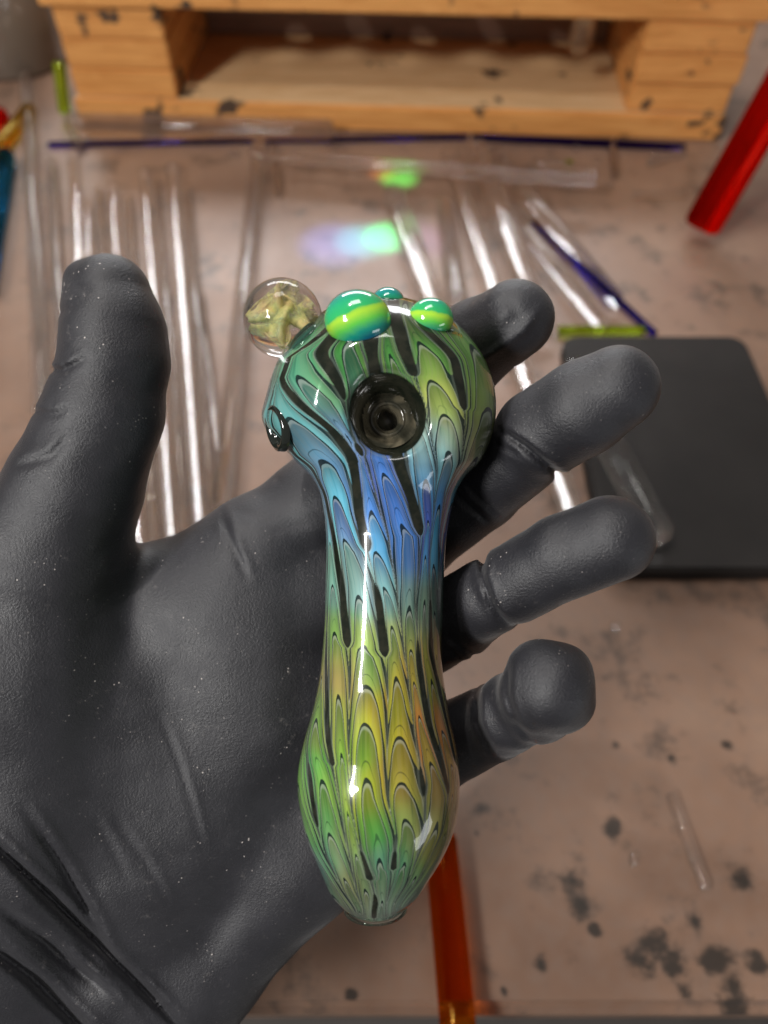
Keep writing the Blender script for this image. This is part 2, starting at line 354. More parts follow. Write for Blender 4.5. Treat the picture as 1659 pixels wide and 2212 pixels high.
o = link(bpy.data.objects.new('graphite_slab', me)); tag(o, 'dark graphite slab with rounded corners lying flat behind the fingers', 'slab')

# unseen coloured spots added to throw rainbow glints onto the bench
for (u, v, deg, pw, col) in [(838, 512, 5.5, 2.0, (0.02, 1.0, 0.32)), (785, 520, 6.5, 1.0, (0.03, 0.65, 0.9)), (722, 528, 8.0, 0.9, (0.10, 0.22, 1.0)), (900, 520, 7.0, 0.35, (0.45, 0.35, 1.0)), (862, 384, 4.6, 1.1, (0.05, 1.0, 0.12)), (826, 372, 3.6, 0.35, (1.0, 0.35, 0.05))]:
    t = bench_hit(u, v); spot('added_glint_spot', t + Vector((-0.06, 0.10, 0.42)), t, deg, pw * 30, col, 1.0, 0.003)

# ------------------------------------------------------------------ gloved hand (one continuous surface)
def make_glove_field():
    vox = 7.0
    lo = np.array([-1420., -1900., -520.]); hi = np.array([620., 640., 270.])
    sh = np.ceil((hi - lo) / vox).astype(int)
    ax = [lo[i] + vox * np.arange(sh[i]) for i in range(3)]
    def blank(): return np.full(tuple(sh), 120.0, np.float32)
    def cone(fld, a, b, k):
        ka, kb = 1 - a[2]/FPX, 1 - b[2]/FPX
        A, B = P(a[0], a[1], a[2]), P(b[0], b[1], b[2]); ra, rb = a[3]*ka, b[3]*kb
        mn = np.minimum(A - ra, B - rb) - k - 14; mx = np.maximum(A + ra, B + rb) + k + 14
        i0 = np.clip(((mn - lo) / vox).astype(int), 0, sh); i1 = np.clip(((mx - lo) / vox).astype(int) + 1, 0, sh)
        if np.any(i1 <= i0): return
        sl = tuple(slice(i0[i], i1[i]) for i in range(3))
        X, Y, Z = np.meshgrid(*[ax[i][sl[i]].astype(np.float32) for i in range(3)], indexing='ij')
        d = B - A; L2 = float(d @ d) + 1e-6
        t = np.clip(((X-A[0])*d[0] + (Y-A[1])*d[1] + (Z-A[2])*d[2]) / L2, 0, 1)
        dist = np.sqrt((X-A[0]-t*d[0])**2 + (Y-A[1]-t*d[1])**2 + (Z-A[2]-t*d[2])**2) - (ra + t*(rb-ra))
        f = fld[sl]
        h = np.clip(0.5 + 0.5*(f - dist)/k, 0, 1)
        fld[sl] = f*(1-h) + dist*h - k*h*(1-h)
    def chain(fld, pts, k):
        for a, b in zip(pts[:-1], pts[1:]): cone(fld, a, b, k)
    def smin(a, b, k):
        h = np.clip(0.5 + 0.5*(a-b)/k, 0, 1); return a*(1-h) + b*h - k*h*(1-h)
    thumb = blank()
    chain(thumb, [(238, 640, -55, 88), (246, 712, -52, 106), (247, 780, -50, 112), (225, 890, -60, 121), (160, 1060, -85, 138), (95, 1220, -130, 185), (70, 1420, -190, 245)], 22)
    cone(thumb, (186, 610, -60, 46), (196, 680, -60, 60), 22)
    palm = blank()
    chain(palm, [(70, 1420, -190, 245), (80, 1700, -235, 250), (10, 2050, -270, 235), (-160, 2500, -290, 215)], 60)
    chain(palm, [(395, 1325, -275, 128), (560, 1200, -275, 122), (690, 1100, -290, 112)], 60)
    cone(palm, (700, 1280, -290, 120), (380, 1500, -300, 165), 60)
    cone(palm, (660, 1480, -300, 128), (380, 1650, -300, 170), 60)
    chain(palm, [(760, 1640, -305, 120), (640, 1835, -300, 145), (410, 2075, -290, 150), (120, 2420, -290, 165)], 60)
    cone(palm, (420, 1750, -300, 175), (260, 2050, -290, 185), 60)
    cone(palm, (230, 1500, -270, 190), (260, 1800, -280, 200), 60)
    chain(palm, [(200, 1300, -200, 120), (330, 1290, -265, 105), (400, 1340, -270, 125)], 50)
    cone(palm, (560, 1340, -335, 190), (470, 1700, -335, 205), 90)
    cone(palm, (300, 1450, -300, 190), (330, 1800, -310, 205), 90)
    cone(palm, (470, 1330, -312, 172), (600, 1520, -318, 170), 90)
    index = blank()
    chain(index, [(690, 1100, -290, 112), (840, 960, -345, 100), (945, 840, -320, 92), (1030, 742, -215, 90), (1112, 692, -110, 84)], 18)
    middle = blank()
    chain(middle, [(700, 1280, -290, 120), (880, 1165, -300, 98), (1030, 1052, -190, 92)], 25)
    chain(middle, [(1030, 1052, -190, 92), (1130, 975, -70, 89)], 12)
    chain(middle, [(1165, 935, -20, 99), (1255, 882, 45, 102), (1332, 838, 85, 92)], 12)
    ring = blank()
    chain(ring, [(660, 1480, -300, 128), (860, 1400, -285, 95), (985, 1335, -170, 88)], 25)
    chain(ring, [(985, 1335, -170, 88), (1055, 1290, -60, 84)], 12)
    chain(ring, [(1110, 1262, 0, 86), (1215, 1205, 60, 90), (1315, 1165, 95, 93)], 12)
    pinky = blank()
    chain(pinky, [(760, 1640, -305, 120), (930, 1622, -250, 88), (1065, 1560, -110, 82)], 25)
    chain(pinky, [(1065, 1560, -110, 80), (1110, 1535, -10, 84)], 10)
    chain(pinky, [(1160, 1512, 40, 94), (1186, 1482, 130, 92)], 12)
    cone(pinky, (1215, 1450, 110, 62), (1222, 1515, 110, 62), 24); cone(pinky, (1165, 1450, 120, 68), (1150, 1500, 110, 70), 20)
    fg = smin(smin(index, middle, 6), smin(ring, pinky, 6), 6)
    f = smin(smin(palm, fg, 45), thumb, 38)
    # creases and folds in the rubber, as grooves and ridges that run on the surface
    X, Y, Z = np.meshgrid(*[a.astype(np.float32) for a in ax], indexing='ij')
    kk = 1 - Z / FPX; U = X / kk + 829.5; Vv = 1106 - Y / kk
    near = np.abs(f) < 40
    idx = np.nonzero(near); u = U[idx]; v = Vv[idx]; z = Z[idx]; df = np.zeros_like(u)
    def seg(pts, depth, w, zmin=-9e9, zmax=9e9, lip=0.0):
        nonlocal df
        best = np.full_like(u, 1e9); side = np.zeros_like(u); tt = np.zeros_like(u); tot = len(pts) - 1
        for i, (p, q) in enumerate(zip(pts[:-1], pts[1:])):
            dx, dy = q[0]-p[0], q[1]-p[1]; L2 = dx*dx + dy*dy
            t = np.clip(((u-p[0])*dx + (v-p[1])*dy)/L2, 0, 1)
            d = np.hypot(u-p[0]-t*dx, v-p[1]-t*dy); s = np.sign((u-p[0])*dy - (v-p[1])*dx)
            m = d < best; best = np.where(m, d, best); side = np.where(m, s, side); tt = np.where(m, (i+t)/tot, tt)
        fade = np.clip(np.minimum(tt, 1-tt)*5, 0, 1)
        ok = ((z > zmin) & (z < zmax)).astype(np.float32) * (0.15 + 0.85*fade)
        df += ok * depth * np.exp(-(best/w)**2)
        if lip: df -= ok * lip * np.exp(-((best - 1.6*w)/w)**2) * (side > 0)
    # cuff and wrist folds
    seg([(-60, 1775), (60, 1890), (180, 2005), (290, 2115), (420, 2250)], 30, 12, lip=10)
    seg([(50, 1745), (130, 1860), (185, 1960), (245, 2075)], 13, 12, lip=6)
    seg([(-40, 1930), (80, 2020), (170, 2095), (240, 2150)], 16, 14, lip=9)
    seg([(-60, 2010), (70, 2110), (190, 2230), (260, 2320)], 30, 16, lip=10)
    seg([(0, 1880), (120, 2000), (200, 2080)], -8, 16)
    seg([(120, 2040), (230, 2120), (330, 2230)], -10, 14)
    # palm wrinkles
    seg([(345, 1540), (385, 1640), (415, 1740), (442, 1838)], 2.5, 8, lip=2)
    seg([(250, 1770), (310, 1850), (372, 1965)], 3, 9, lip=2)
    seg([(205, 1765), (280, 1900)], 2.5, 10, lip=2)
    seg([(480, 1110), (500, 1170), (535, 1250)], 6, 9, lip=5)
    seg([(505, 1100), (600, 1140), (680, 1130)], 3, 10)
    # thumb joint folds on the outer side
    seg([(60, 795), (135, 800), (190, 770)], 7, 7, lip=4); seg([(50, 885), (120, 895), (145, 880)], 5, 7, lip=3)
    seg([(100, 690), (160, 660)], 5, 8); seg([(20, 1010), (110, 985), (150, 940)], 5, 10, lip=3); seg([(140, 585), (200, 640)], 3, 12)
    # index fold ridge along the nail side
    seg([(1175, 655), (1130, 715), (1060, 765), (1000, 800)], -7, 9, -260)
    seg([(1090, 640), (1120, 680), (1085, 715)], 5, 12, -260); seg([(1000, 700), (1060, 668), (1110, 640)], 4, 14, -260)
    # middle finger joint
    seg([(1075, 925), (1130, 960), (1190, 1010), (1230, 1040)], 16, 8, -170, lip=5)
    seg([(1070, 950), (1120, 985)], 7, 6, -170)
    seg([(985, 1010), (1030, 1070), (1080, 1115)], 9, 8, -330); seg([(965, 1040), (1010, 1090), (1060, 1130)], 8, 7, -330)
    # ring finger joint
    seg([(1050, 1180), (1040, 1240), (1065, 1310), (1095, 1350)], 14, 8, -170, lip=5)
    seg([(1165, 1300), (1215, 1270), (1290, 1290)], 10, 18, -60, 60)
    seg([(960, 1370), (1000, 1400), (1035, 1420)], 8, 7, -330); seg([(965, 1400), (1000, 1425)], 6, 7)
    # little finger joint
    seg([(1100, 1430), (1095, 1500), (1120, 1570), (1160, 1615)], 8, 7, -60, lip=3); seg([(1030, 1480), (1032, 1560), (1070, 1640)], 10, 8, -200, lip=4)
    # slack in the rubber
    p = np.stack([u, v, z], 1) * 0.012
    for sc, am in ((1.0, 1.6), (2.1, 1.1), (4.3, 0.5)):
        for _ in range(5):
            kv = rng.normal(size=3) * sc; df += am * 0.45 * np.sin(p @ kv + rng.uniform(0, 6.28))
    f[idx] += df
    return f, lo, vox

def surface_nets(f, lo, vox):
    ins = f < 0; nx, ny, nz = f.shape
    c = np.zeros((nx-1, ny-1, nz-1), np.int8)
    for dx in (0, 1):
        for dy in (0, 1):
            for dz in (0, 1): c += ins[dx:nx-1+dx, dy:ny-1+dy, dz:nz-1+dz]
    act = (c > 0) & (c < 8); ijk = np.argwhere(act); vid = np.full(act.shape, -1, np.int64); vid[act] = np.arange(len(ijk))
    pos = np.zeros((len(ijk), 3)); cnt = np.zeros(len(ijk))
    corners = [(a, b, d) for a in (0, 1) for b in (0, 1) for d in (0, 1)]
    for p in corners:
        for axn in range(3):
            if p[axn] == 0:
                q = list(p); q[axn] = 1
                fa = f[ijk[:,0]+p[0], ijk[:,1]+p[1], ijk[:,2]+p[2]]; fb = f[ijk[:,0]+q[0], ijk[:,1]+q[1], ijk[:,2]+q[2]]
                m = (fa < 0) != (fb < 0); t = np.where(m, fa/np.where(m, fa - fb, 1), 0)
                pt = np.tile(np.array(p, float), (len(ijk), 1)); pt[:, axn] = t
                pos += pt * m[:, None]; cnt += m
    pos = pos / cnt[:, None]; V = lo + vox * (ijk + pos)
    F = []
    for axn in range(3):
        a1, a2 = (axn+1) % 3, (axn+2) % 3
        s0 = [slice(None)]*3; s1 = [slice(None)]*3; s0[axn] = slice(0, -1); s1[axn] = slice(1, None)
        A, Bq = ins[tuple(s0)], ins[tuple(s1)]; e = np.argwhere(A != Bq)
        ok = (e[:, a1] > 0) & (e[:, a2] > 0) & (e[:, a1] < f.shape[a1]-1) & (e[:, a2] < f.shape[a2]-1); e = e[ok]
        def cell(o1, o2):
            k = e.copy(); k[:, a1] += o1; k[:, a2] += o2; return vid[k[:,0], k[:,1], k[:,2]]
        q = np.stack([cell(-1, -1), cell(0, -1), cell(0, 0), cell(-1, 0)], 1)
        fl = ~A[e[:,0], e[:,1], e[:,2]]; q[fl] = q[fl][:, ::-1]
        F.append(q)
    F = np.concatenate(F); F = F[(F >= 0).all(1)]
    return V, F

def fast_mesh(name, V, F, mat, parent=None):
    me = bpy.data.meshes.new(name); me.vertices.add(len(V)); me.vertices.foreach_set('co', np.asarray(V, np.float32).ravel())
    F = np.asarray(F, np.int32); me.loops.add(F.size); me.loops.foreach_set('vertex_index', F.ravel())
    me.polygons.add(len(F)); me.polygons.foreach_set('loop_start', np.arange(0, F.size, F.shape[1], dtype=np.int32))
    me.update(calc_edges=True); me.validate()
    me.polygons.foreach_set('use_smooth', [True] * len(me.polygons)); me.materials.append(mat)
    o = link(bpy.data.objects.new(name, me))
    if parent: o.parent = parent
    return o

def make_glove_mat():
    n = N('black_nitrile'); c = n.coord('Object')      # object units: photo units
    grain = n.noise(c, 0.20, 3, 0.7); soft = n.noise(c, 0.012, 4, 0.6)
    col = n.mix(soft, (0.011, 0.011, 0.014), (0.021, 0.0205, 0.026))
    dust_zone = n.step(n.noise(c, 0.0065, 3, 0.6), 0.46, 0.68)
    sp = n.math('MULTIPLY', n.step(n.voronoi(c, 0.085), 0.20, 0.09), n.step(n.noise(c, 0.03, 2), 0.52, 0.66))
    sm = n.math('MULTIPLY', n.step(n.noise(c, 0.05, 6, 0.75), 0.56, 0.80), 0.22)
    dust = n.math('MULTIPLY', n.math('ADD', n.math('MULTIPLY', sp, 1.0), sm, clamp=True), n.math('ADD', n.math('MULTIPLY', dust_zone, 1.3), 0.16))
    col = n.mix(dust, col, (0.42, 0.38, 0.36))
    n.set(Base_Color=col, Roughness=n.step(soft, 0.3, 0.7, 0.44, 0.54), Specular_IOR_Level=0.6)
    n.set(Sheen_Weight=0.12, Sheen_Roughness=0.4)
    n.bump(n.math('ADD', grain, n.math('MULTIPLY', n.noise(c, 0.035, 3), 0.5)), 0.7, 2.4 * S)
    return n.m
f, lo, vox = make_glove_field(); GV, GF = surface_nets(f, lo, vox); del f
glove = fast_mesh('gloved_hand', GV, GF, make_glove_mat()); glove.matrix_world = HM
tag(glove, 'left hand in a black nitrile glove, palm up, cradling the glass pipe', 'hand')

# ------------------------------------------------------------------ the pipe
pipe = empty('glass_pipe'); pipe.matrix_world = HM
tag(pipe, 'glass pipe with raked green, gold and blue pattern lying in the gloved palm', 'pipe')
prof = [(1968, 812, 30), (1964, 812, 52), (1955, 810, 64), (1940, 809, 78), (1915, 811, 100), (1880, 814, 118), (1850, 817, 133), (1800, 819, 155), (1760, 820, 166), (1700, 818, 174), (1660, 818, 173), (1600, 820, 163), (1550, 821, 150), (1500, 823, 140), (1450, 824, 132), (1400, 825, 128), (1330, 829, 127), (1250, 831, 127.5), (1200, 833, 128), (1150, 835, 131), (1100, 837, 138), (1060, 838, 148), (1030, 839, 166), (1000, 839, 196), (970, 834, 217), (940, 828, 234), (900, 823, 246)]
for a in range(8, 91, 6):
    t = math.radians(a); prof.append((890 - 245*math.sin(t), 824, max(247*math.cos(t), 0.5)))
pv = np.array([p[0] for p in prof], float); pu = np.array([p[1] for p in prof], float); ph = np.array([p[2] for p in prof], float)
cl = np.concatenate([[0], np.cumsum(np.hypot(np.diff(pv), np.diff(ph)))]); NL, NP = 620, 400
sN = np.linspace(0, cl[-1], NL)
def smooth_interp(y):
    d = np.gradient(y, cl); i = np.clip(np.searchsorted(cl, sN) - 1, 0, len(cl) - 2)
    h = cl[i+1] - cl[i]; t = (sN - cl[i]) / h
    r = (2*t**3 - 3*t**2 + 1)*y[i] + (t**3 - 2*t**2 + t)*h*d[i] + (-2*t**3 + 3*t**2)*y[i+1] + (t**3 - t**2)*h*d[i+1]
    k = np.ones(9) / 9; rp = np.concatenate([np.full(4, r[0]), r, np.full(4, r[-1])]); return np.convolve(rp, k, 'valid')
rv, ru, rh = smooth_interp(pv), smooth_interp(pu), np.maximum(smooth_interp(ph), 0.4)
head = np.clip((1060 - rv) / 130, 0, 1); head = head*head*(3 - 2*head)
rz = 45 * np.clip((rv - 1150) / 450, 0, 1); zf = 1 - 0.14*head
phi = np.linspace(-math.pi, math.pi, NP + 1)          # 0 faces the eye
SP, CPh = np.sin(phi)[None], np.cos(phi)[None]
kx = (1 - rz / FPX)[:, None]
PX = (ru - 829.5)[:, None]*kx + rh[:, None]*kx*SP; PY = (1106 - rv)[:, None]*kx + 0*SP; PZ = rz[:, None] + (rh*zf)[:, None]*CPh
BOWL = P(838, 888, 208)
rb = np.hypot(PX - BOWL[0], PY - BOWL[1]); front = PZ > 0
sst = lambda x: np.clip(x, 0, 1)**2*(3 - 2*np.clip(x, 0, 1))
rbw = rb*(1 + 0.05*np.sin(2*np.arctan2(PY - BOWL[1], PX - BOWL[0]) + 0.7)); funnel = np.clip((92 - rbw)/38, 0, 1.2)
PZ = np.where(front, PZ - 20*sst((150 - rb)/66) - 70*funnel**1.7, PZ)
# carb bump on the left side
cb = np.exp(-(((PX - P(585, 925)[0])/60)**2 + ((PY - P(585, 925)[1])/48)**2 + ((PZ - 60)/70)**2)); PX = PX - 14*cb
kz = 1 - PZ / FPX; VU = PX / kz + 829.5; VV = 1106 - PY / kz
# pattern fields -----------------------------------------------------
Ln = (1965 - rv)[:, None] / 90.0
ang = phi[None] + 0*Ln
wr = lambda a, b, c: np.sin(a*ang + b*Ln + c)
borders = [
 ([(690,690),(580,800),(570,900),(600,985),(665,1050),(690,1100),(698,1200),(697,1330),(688,1450),(662,1610),(678,1752),(700,1840),(745,1930),(770,1965)],
  [(600,-4),(1600,-4),(1640,5),(1700,6),(1755,-4),(2000,-4)]),
 ([(705,682),(590,790),(578,900),(592,962),(640,1012),(692,1080),(704,1158),(706,1300),(704,1420),(705,1500),(709,1605),(728,1700),(745,1800),(770,1925),(785,1965)],
  [(600,-4),(1290,-4),(1420,4),(1500,5),(1600,4),(1612,-4),(2000,-4)]),
 ([(720,672),(620,755),(588,850),(590,910),(619,969),(673,1010),(702,1070),(720,1158),(738,1270),(749,1380),(755,1460),(752,1600),(757,1745),(775,1828),(797,1890),(812,1945),(808,1970)],
  [(600,-4),(925,-4),(950,5),(1160,6),(1280,9),(1365,10),(1386,-5),(1735,-5),(1765,0.2),(1800,2),(1824,4.5),(1832,-3),(1846,-2),(1890,2.5),(1936,1.5),(1945,-4)]),
 ([(740,668),(650,720),(603,786),(612,830),(650,875),(720,930),(760,985),(770,1050),(775,1110),(793,1186),(805,1240),(817,1290),(830,1400),(838,1500),(836,1650),(838,1730),(856,1810),(848,1900),(835,1950)],
  [(600,2),(770,8),(830,10),(985,10),(1110,10),(1168,11),(1192,-5),(1210,-5),(1290,5),(1380,8),(1402,-5),(1735,-5),(1765,0.3),(1800,3),(1811,-4),(2000,-4)]),
 ([(770,665),(690,762),(715,800),(742,850),(752,920),(790,1000),(815,1080),(838,1160),(855,1260),(866,1350),(880,1450),(898,1600),(915,1700),(918,1800),(880,1910),(850,1955)],
  [(600,4),(740,18),(800,19),(850,12),(905,-4),(960,-4),(985,4),(1010,-4),(1560,-4),(1640,3),(1690,-4),(2000,-4)]),
 ([(800,665),(800,745),(815,820),(838,890),(852,955),(868,1020),(890,1080),(910,1158),(905,1230),(898,1300),(905,1436),(925,1560),(949,1634),(970,1710),(955,1800),(905,1900),(862,1958)],
  [(600,4),(700,20),(780,18),(810,10),(950,10),(1020,12),(1135,11),(1162,-5),(1290,-5),(1436,5),(1630,6),(1706,-4),(2000,-4)]),
 ([(850,668),(872,750),(893,800),(920,870),(935,950),(945,1020),(938,1100),(928,1200),(931,1407),(945,1470),(970,1580),(985,1650),(984,1720),(960,1830),(910,1910),(868,1958)],
  [(600,3),(740,14),(800,15),(838,7),(852,-5),(1190,-5),(1400,6),(1600,5),(1650,-4),(2000,-4)]),
 ([(900,690),(980,770),(998,850),(1006,920),(995,1000),(965,1060),(950,1150),(946,1300),(948,1450),(975,1570),(993,1660),(975,1800),(915,1915),(872,1960)],
  [(600,3),(755,8),(850,13),(900,6),(914,-5),(2000,-5)])]
NB = len(borders); PB = np.zeros((NL, NB)); cph = np.full((NL, NB), 0.7); kx1 = 1 - rz/FPX
for it in range(5):
    for k, (bp, hwt) in enumerate(borders):
        pz = rz + rh*zf*cph[:, k]; kk_ = 1 - pz/FPX; vb = 1106 - (1106 - rv)*kx1/kk_
        b_ = np.array(sorted(bp, key=lambda q: q[1])); ub = np.interp(vb, b_[:, 1], b_[:, 0])
        sn = np.clip(((ub - 829.5)*kk_ - (ru - 829.5)*kx1)/(rh*kx1), -0.985, 0.985); PB[:, k] = np.arcsin(sn); cph[:, k] = np.cos(PB[:, k])
ker = np.hanning(23); ker /= ker.sum()
for k in range(NB):
    PB[:, k] = np.convolve(np.pad(PB[:, k], 11, 'edge'), ker, 'valid')
    if k: PB[:, k] = np.maximum(PB[:, k], PB[:, k-1] + 0.10)
PB = np.minimum(PB, 1.95)
HW = np.stack([np.interp(rv, [q[0] for q in hwt], [q[1] for q in hwt]) for bp, hwt in borders], 1)
HW = np.where(HW > 0, np.sqrt(np.maximum(HW, 0)*9.0), HW); HW[rv < 1010] *= 1.1
NX = 5
ext = np.concatenate([PB - 0.0] + [PB[:, -1:] + (PB[:, :1] + 2*math.pi - PB[:, -1:])*(m+1)/NX for m in range(NX)], 1)   # last column = first + 2 pi
hwe = np.concatenate([HW, np.full((NL, NX), -4.0)], 1); hwe[:, -1] = HW[:, 0]
colc = np.zeros(VU.shape); G = np.full(VU.shape, 60.0); s = np.zeros(VU.shape)
for i in range(NL):
    a_ = phi.copy(); a_ = np.where(a_ < ext[i, 0], a_ + 2*math.pi, a_)
    c_ = np.interp(a_, ext[i], np.arange(ext.shape[1])); k0 = np.clip(np.floor(c_).astype(int), 0, ext.shape[1]-2)
    dl = (a_ - ext[i, k0])*rh[i] - np.maximum(hwe[i, k0], 0); dr = (ext[i, k0+1] - a_)*rh[i] - np.maximum(hwe[i, k0+1], 0)
    w_ = np.maximum(dl + dr, 4.0); s[i] = np.clip(dl/w_, 0, 1); colc[i] = k0 + s[i]*0.999
    G[i] = np.minimum((a_ - ext[i, k0])*rh[i] - hwe[i, k0], (ext[i, k0+1] - a_)*rh[i] - hwe[i, k0+1])
cid = np.floor(colc)
s2 = s**(1 + 0.25*np.sin(cid*1.7)); tri = np.abs(2*s2 - 1)
amp = 2.2 + 0.9*np.sin(cid*2.9 + 0.5) + 0.25*wr(2, .5, .8)
T = Ln*(0.95 + 0.12*np.sin(cid*4.1)*0) + 0.22*wr(3, .9, 0.4) + amp*(tri**2.3) + (0.55*np.sin(cid*2.4 + 1) + 0.22*np.sin(1.15*Ln + cid*3.0))*(1 - tri**3)
T += 0.10*np.sin(6.0*s + Ln*1.3 + cid*2)*(1 - tri**2)
Gall = np.where(front, np.minimum(G, rbw - 76), G)
samples = [(650,800,70,140,125),(700,830,110,165,140),(600,870,95,140,150),(640,930,100,150,170),(700,960,110,155,180),(740,790,40,115,70),(850,780,70,135,60),(930,780,90,150,70),(1000,800,80,135,60),(960,860,150,175,90),(1040,860,120,155,80),(930,960,140,170,170),(1000,980,150,165,120),(960,1010,90,140,195),(820,1010,75,130,205),(730,1010,110,160,200),(780,690,30,80,50),(900,690,60,90,40),(1040,940,130,140,90),
 (710,1100,120,165,185),(740,1080,85,140,205),(820,1100,70,125,205),(850,1180,80,140,210),(900,1200,65,110,180),(940,1120,65,120,195),(720,1250,115,170,160),(770,1250,130,155,160),(840,1280,125,170,180),(900,1300,110,135,120),(940,1300,60,95,95),(715,1380,110,155,80),(800,1420,110,165,80),(860,1380,150,168,100),(890,1440,185,155,45),(930,1450,125,135,60),(740,1450,155,148,80),
 (680,1560,110,155,60),(720,1560,135,145,70),(770,1600,130,170,50),(830,1570,172,165,40),(900,1600,175,145,48),(950,1600,155,128,50),(660,1680,75,165,80),(720,1700,130,165,70),(800,1720,165,170,28),(870,1680,168,150,58),(940,1700,140,132,60),(690,1780,85,155,90),(760,1820,148,155,40),(810,1800,85,175,70),(880,1780,125,145,80),(930,1800,130,135,70),(720,1850,85,145,135),(780,1900,140,138,50),(820,1870,35,135,135),(850,1880,90,135,70),(760,1930,60,95,85),(840,1940,120,140,130)]
W = np.zeros(VU.shape); Cc = np.zeros(VU.shape + (3,))
for (a, b, *c) in samples:
    w = np.exp(-((VU - a)**2 + (VV - b)**2)/(2*34.0**2)) + 1e-9; W += w; Cc += w[..., None]*np.array(lin(*c))
Cc /= W[..., None]; Cc = 0.95 * Cc**1.12
ii = np.arange(NL*(NP+1)).reshape(NL, NP+1)
quads = np.stack([ii[:-1, :-1], ii[:-1, 1:], ii[1:, 1:], ii[1:, :-1]], -1)
keep = ~((rb[:-1, :-1] < 52) & front[:-1, :-1] & (CPh[:, :-1] > 0.2) & (rb[1:, 1:] < 52))
quads = quads[keep]
def make_pipe_mat():
    n = N('raked_fumed_glass'); T_ = n.attr('rake'); G_ = n.attr('gap'); K = n.attr('lane'); base = n.attr('tint', 0); c = n.coord('Object')
    fine = n.noise(c, 0.035, 4, 0.6)
    T2 = n.math('ADD', T_, n.math('MULTIPLY', n.math('SUBTRACT', n.noise(c, 0.012, 2), 0.5), 0.35))
    fr = n.math('FRACT', T2); fl = n.math('FLOOR', T2)
    wn = n.new('ShaderNodeTexWhiteNoise'); wn.noise_dimensions = '2D'
    cb = n.new('ShaderNodeCombineXYZ'); n.put(cb.inputs[0], fl); n.put(cb.inputs[1], n.math('FLOOR', K)); n.t.links.new(cb.outputs[0], wn.inputs['Vector'])
    jit = wn.outputs['Value']
    hs = n.new('ShaderNodeHueSaturation'); n.put(hs.inputs['Hue'], n.step(jit, 0, 1, 0.452, 0.518)); hs.inputs['Saturation'].default_value = 1.0
    n.put(hs.inputs['Value'], n.step(n.math('ADD', fr, n.math('MULTIPLY', jit, 0.5)), 0.05, 1.4, 1.38, 0.50)); n.put(hs.inputs['Color'], base)
    col = hs.outputs[0]
    # silky streaks along the lanes
    cs = n.new('ShaderNodeCombineXYZ'); n.put(cs.inputs[0], n.math('MULTIPLY', K, 9.0)); n.put(cs.inputs[1], n.math('MULTIPLY', T_, 0.35))
    silk = n.noise(cs.outputs[0], 1.0, 4, 0.7)
    col = n.mix(n.step(silk, 0.35, 0.75, 0.0, 0.35), col, n.mix(0.5, col, (0.45, 0.42, 0.28)))
    col = n.mix(n.step(silk, 0.52, 0.30, 0.0, 0.7), col, n.mix(0.6, col, (0.02, 0.05, 0.04)))
    # pale and dark hairlines between bands
    pale = n.step(fr, 0.88, 0.95)
    col = n.mix(n.math('MULTIPLY', pale, 0.42), col, n.mix(0.55, col, (0.62, 0.66, 0.60)))
    wd = n.math('ADD', 0.085, n.math('MULTIPLY', n.math('POWER', n.attr('cusp'), 5.0), 0.72))
    dd = n.math('SUBTRACT', wd, fr)
    dark = n.math('MAXIMUM', n.step(dd, -0.008, 0.008), n.step(fr, 0.988, 1.0))
    line2 = n.math('MULTIPLY', n.math('MULTIPLY', n.step(fr, 0.30, 0.312), n.step(fr, 0.345, 0.33)), n.step(jit, 0.45, 0.55))
    col = n.mix(n.math('MULTIPLY', n.math('MAXIMUM', dark, n.math('MULTIPLY', line2, 0.6)), 0.95), col, (0.004, 0.012, 0.014))
    # clear gaps that show the dark inside
    rim = n.math('MULTIPLY', n.step(G_, 0.5, 2.0), n.step(G_, 8.0, 5.0))
    col = n.mix(n.math('MULTIPLY', rim, 0.18), col, n.mix(0.5, col, (0.55, 0.60, 0.48)))
    gap = n.step(G_, 2.0, -1.0)
    gc = n.mix(n.step(fine, 0.4, 0.62), (0.009, 0.012, 0.008), (0.020, 0.021, 0.014))
    col = n.mix(gap, col, gc)
    n.set(Base_Color=col, Roughness=0.22, IOR=1.5, Specular_IOR_Level=0.15, Coat_Weight=1.0, Coat_Roughness=0.015, Coat_IOR=1.5)
    n.set(Metallic=n.math('MULTIPLY', n.step(silk, 0.4, 0.7), n.math('MULTIPLY', n.math('SUBTRACT', 1.0, gap), 0.16)))
    bn = n.new('ShaderNodeBump'); n.put(bn.inputs['Height'], n.noise(n.mapping(c, (1, 0.35, 1)), 0.022, 2)); bn.inputs['Strength'].default_value = 0.5; bn.inputs['Distance'].default_value = 3.2*S
    n.put(n.b.inputs['Coat Normal'], bn.outputs[0])
    return n.m
body = fast_mesh('body', np.stack([PX, PY, PZ], -1).reshape(-1, 3), quads, make_pipe_mat(), pipe)
def set_attr(o, name, arr):
    a = o.data.attributes.new(name, 'FLOAT', 'POINT'); a.data.foreach_set('value', np.asarray(arr, np.float32).ravel())
set_attr(body, 'rake', T); set_attr(body, 'gap', Gall); set_attr(body, 'lane', colc); set_attr(body, 'cusp', tri)
a = body.data.color_attributes.new('tint', 'FLOAT_COLOR', 'POINT'); a.data.foreach_set('color', np.concatenate([Cc, np.ones(VU.shape + (1,))], -1).astype(np.float32).ravel())

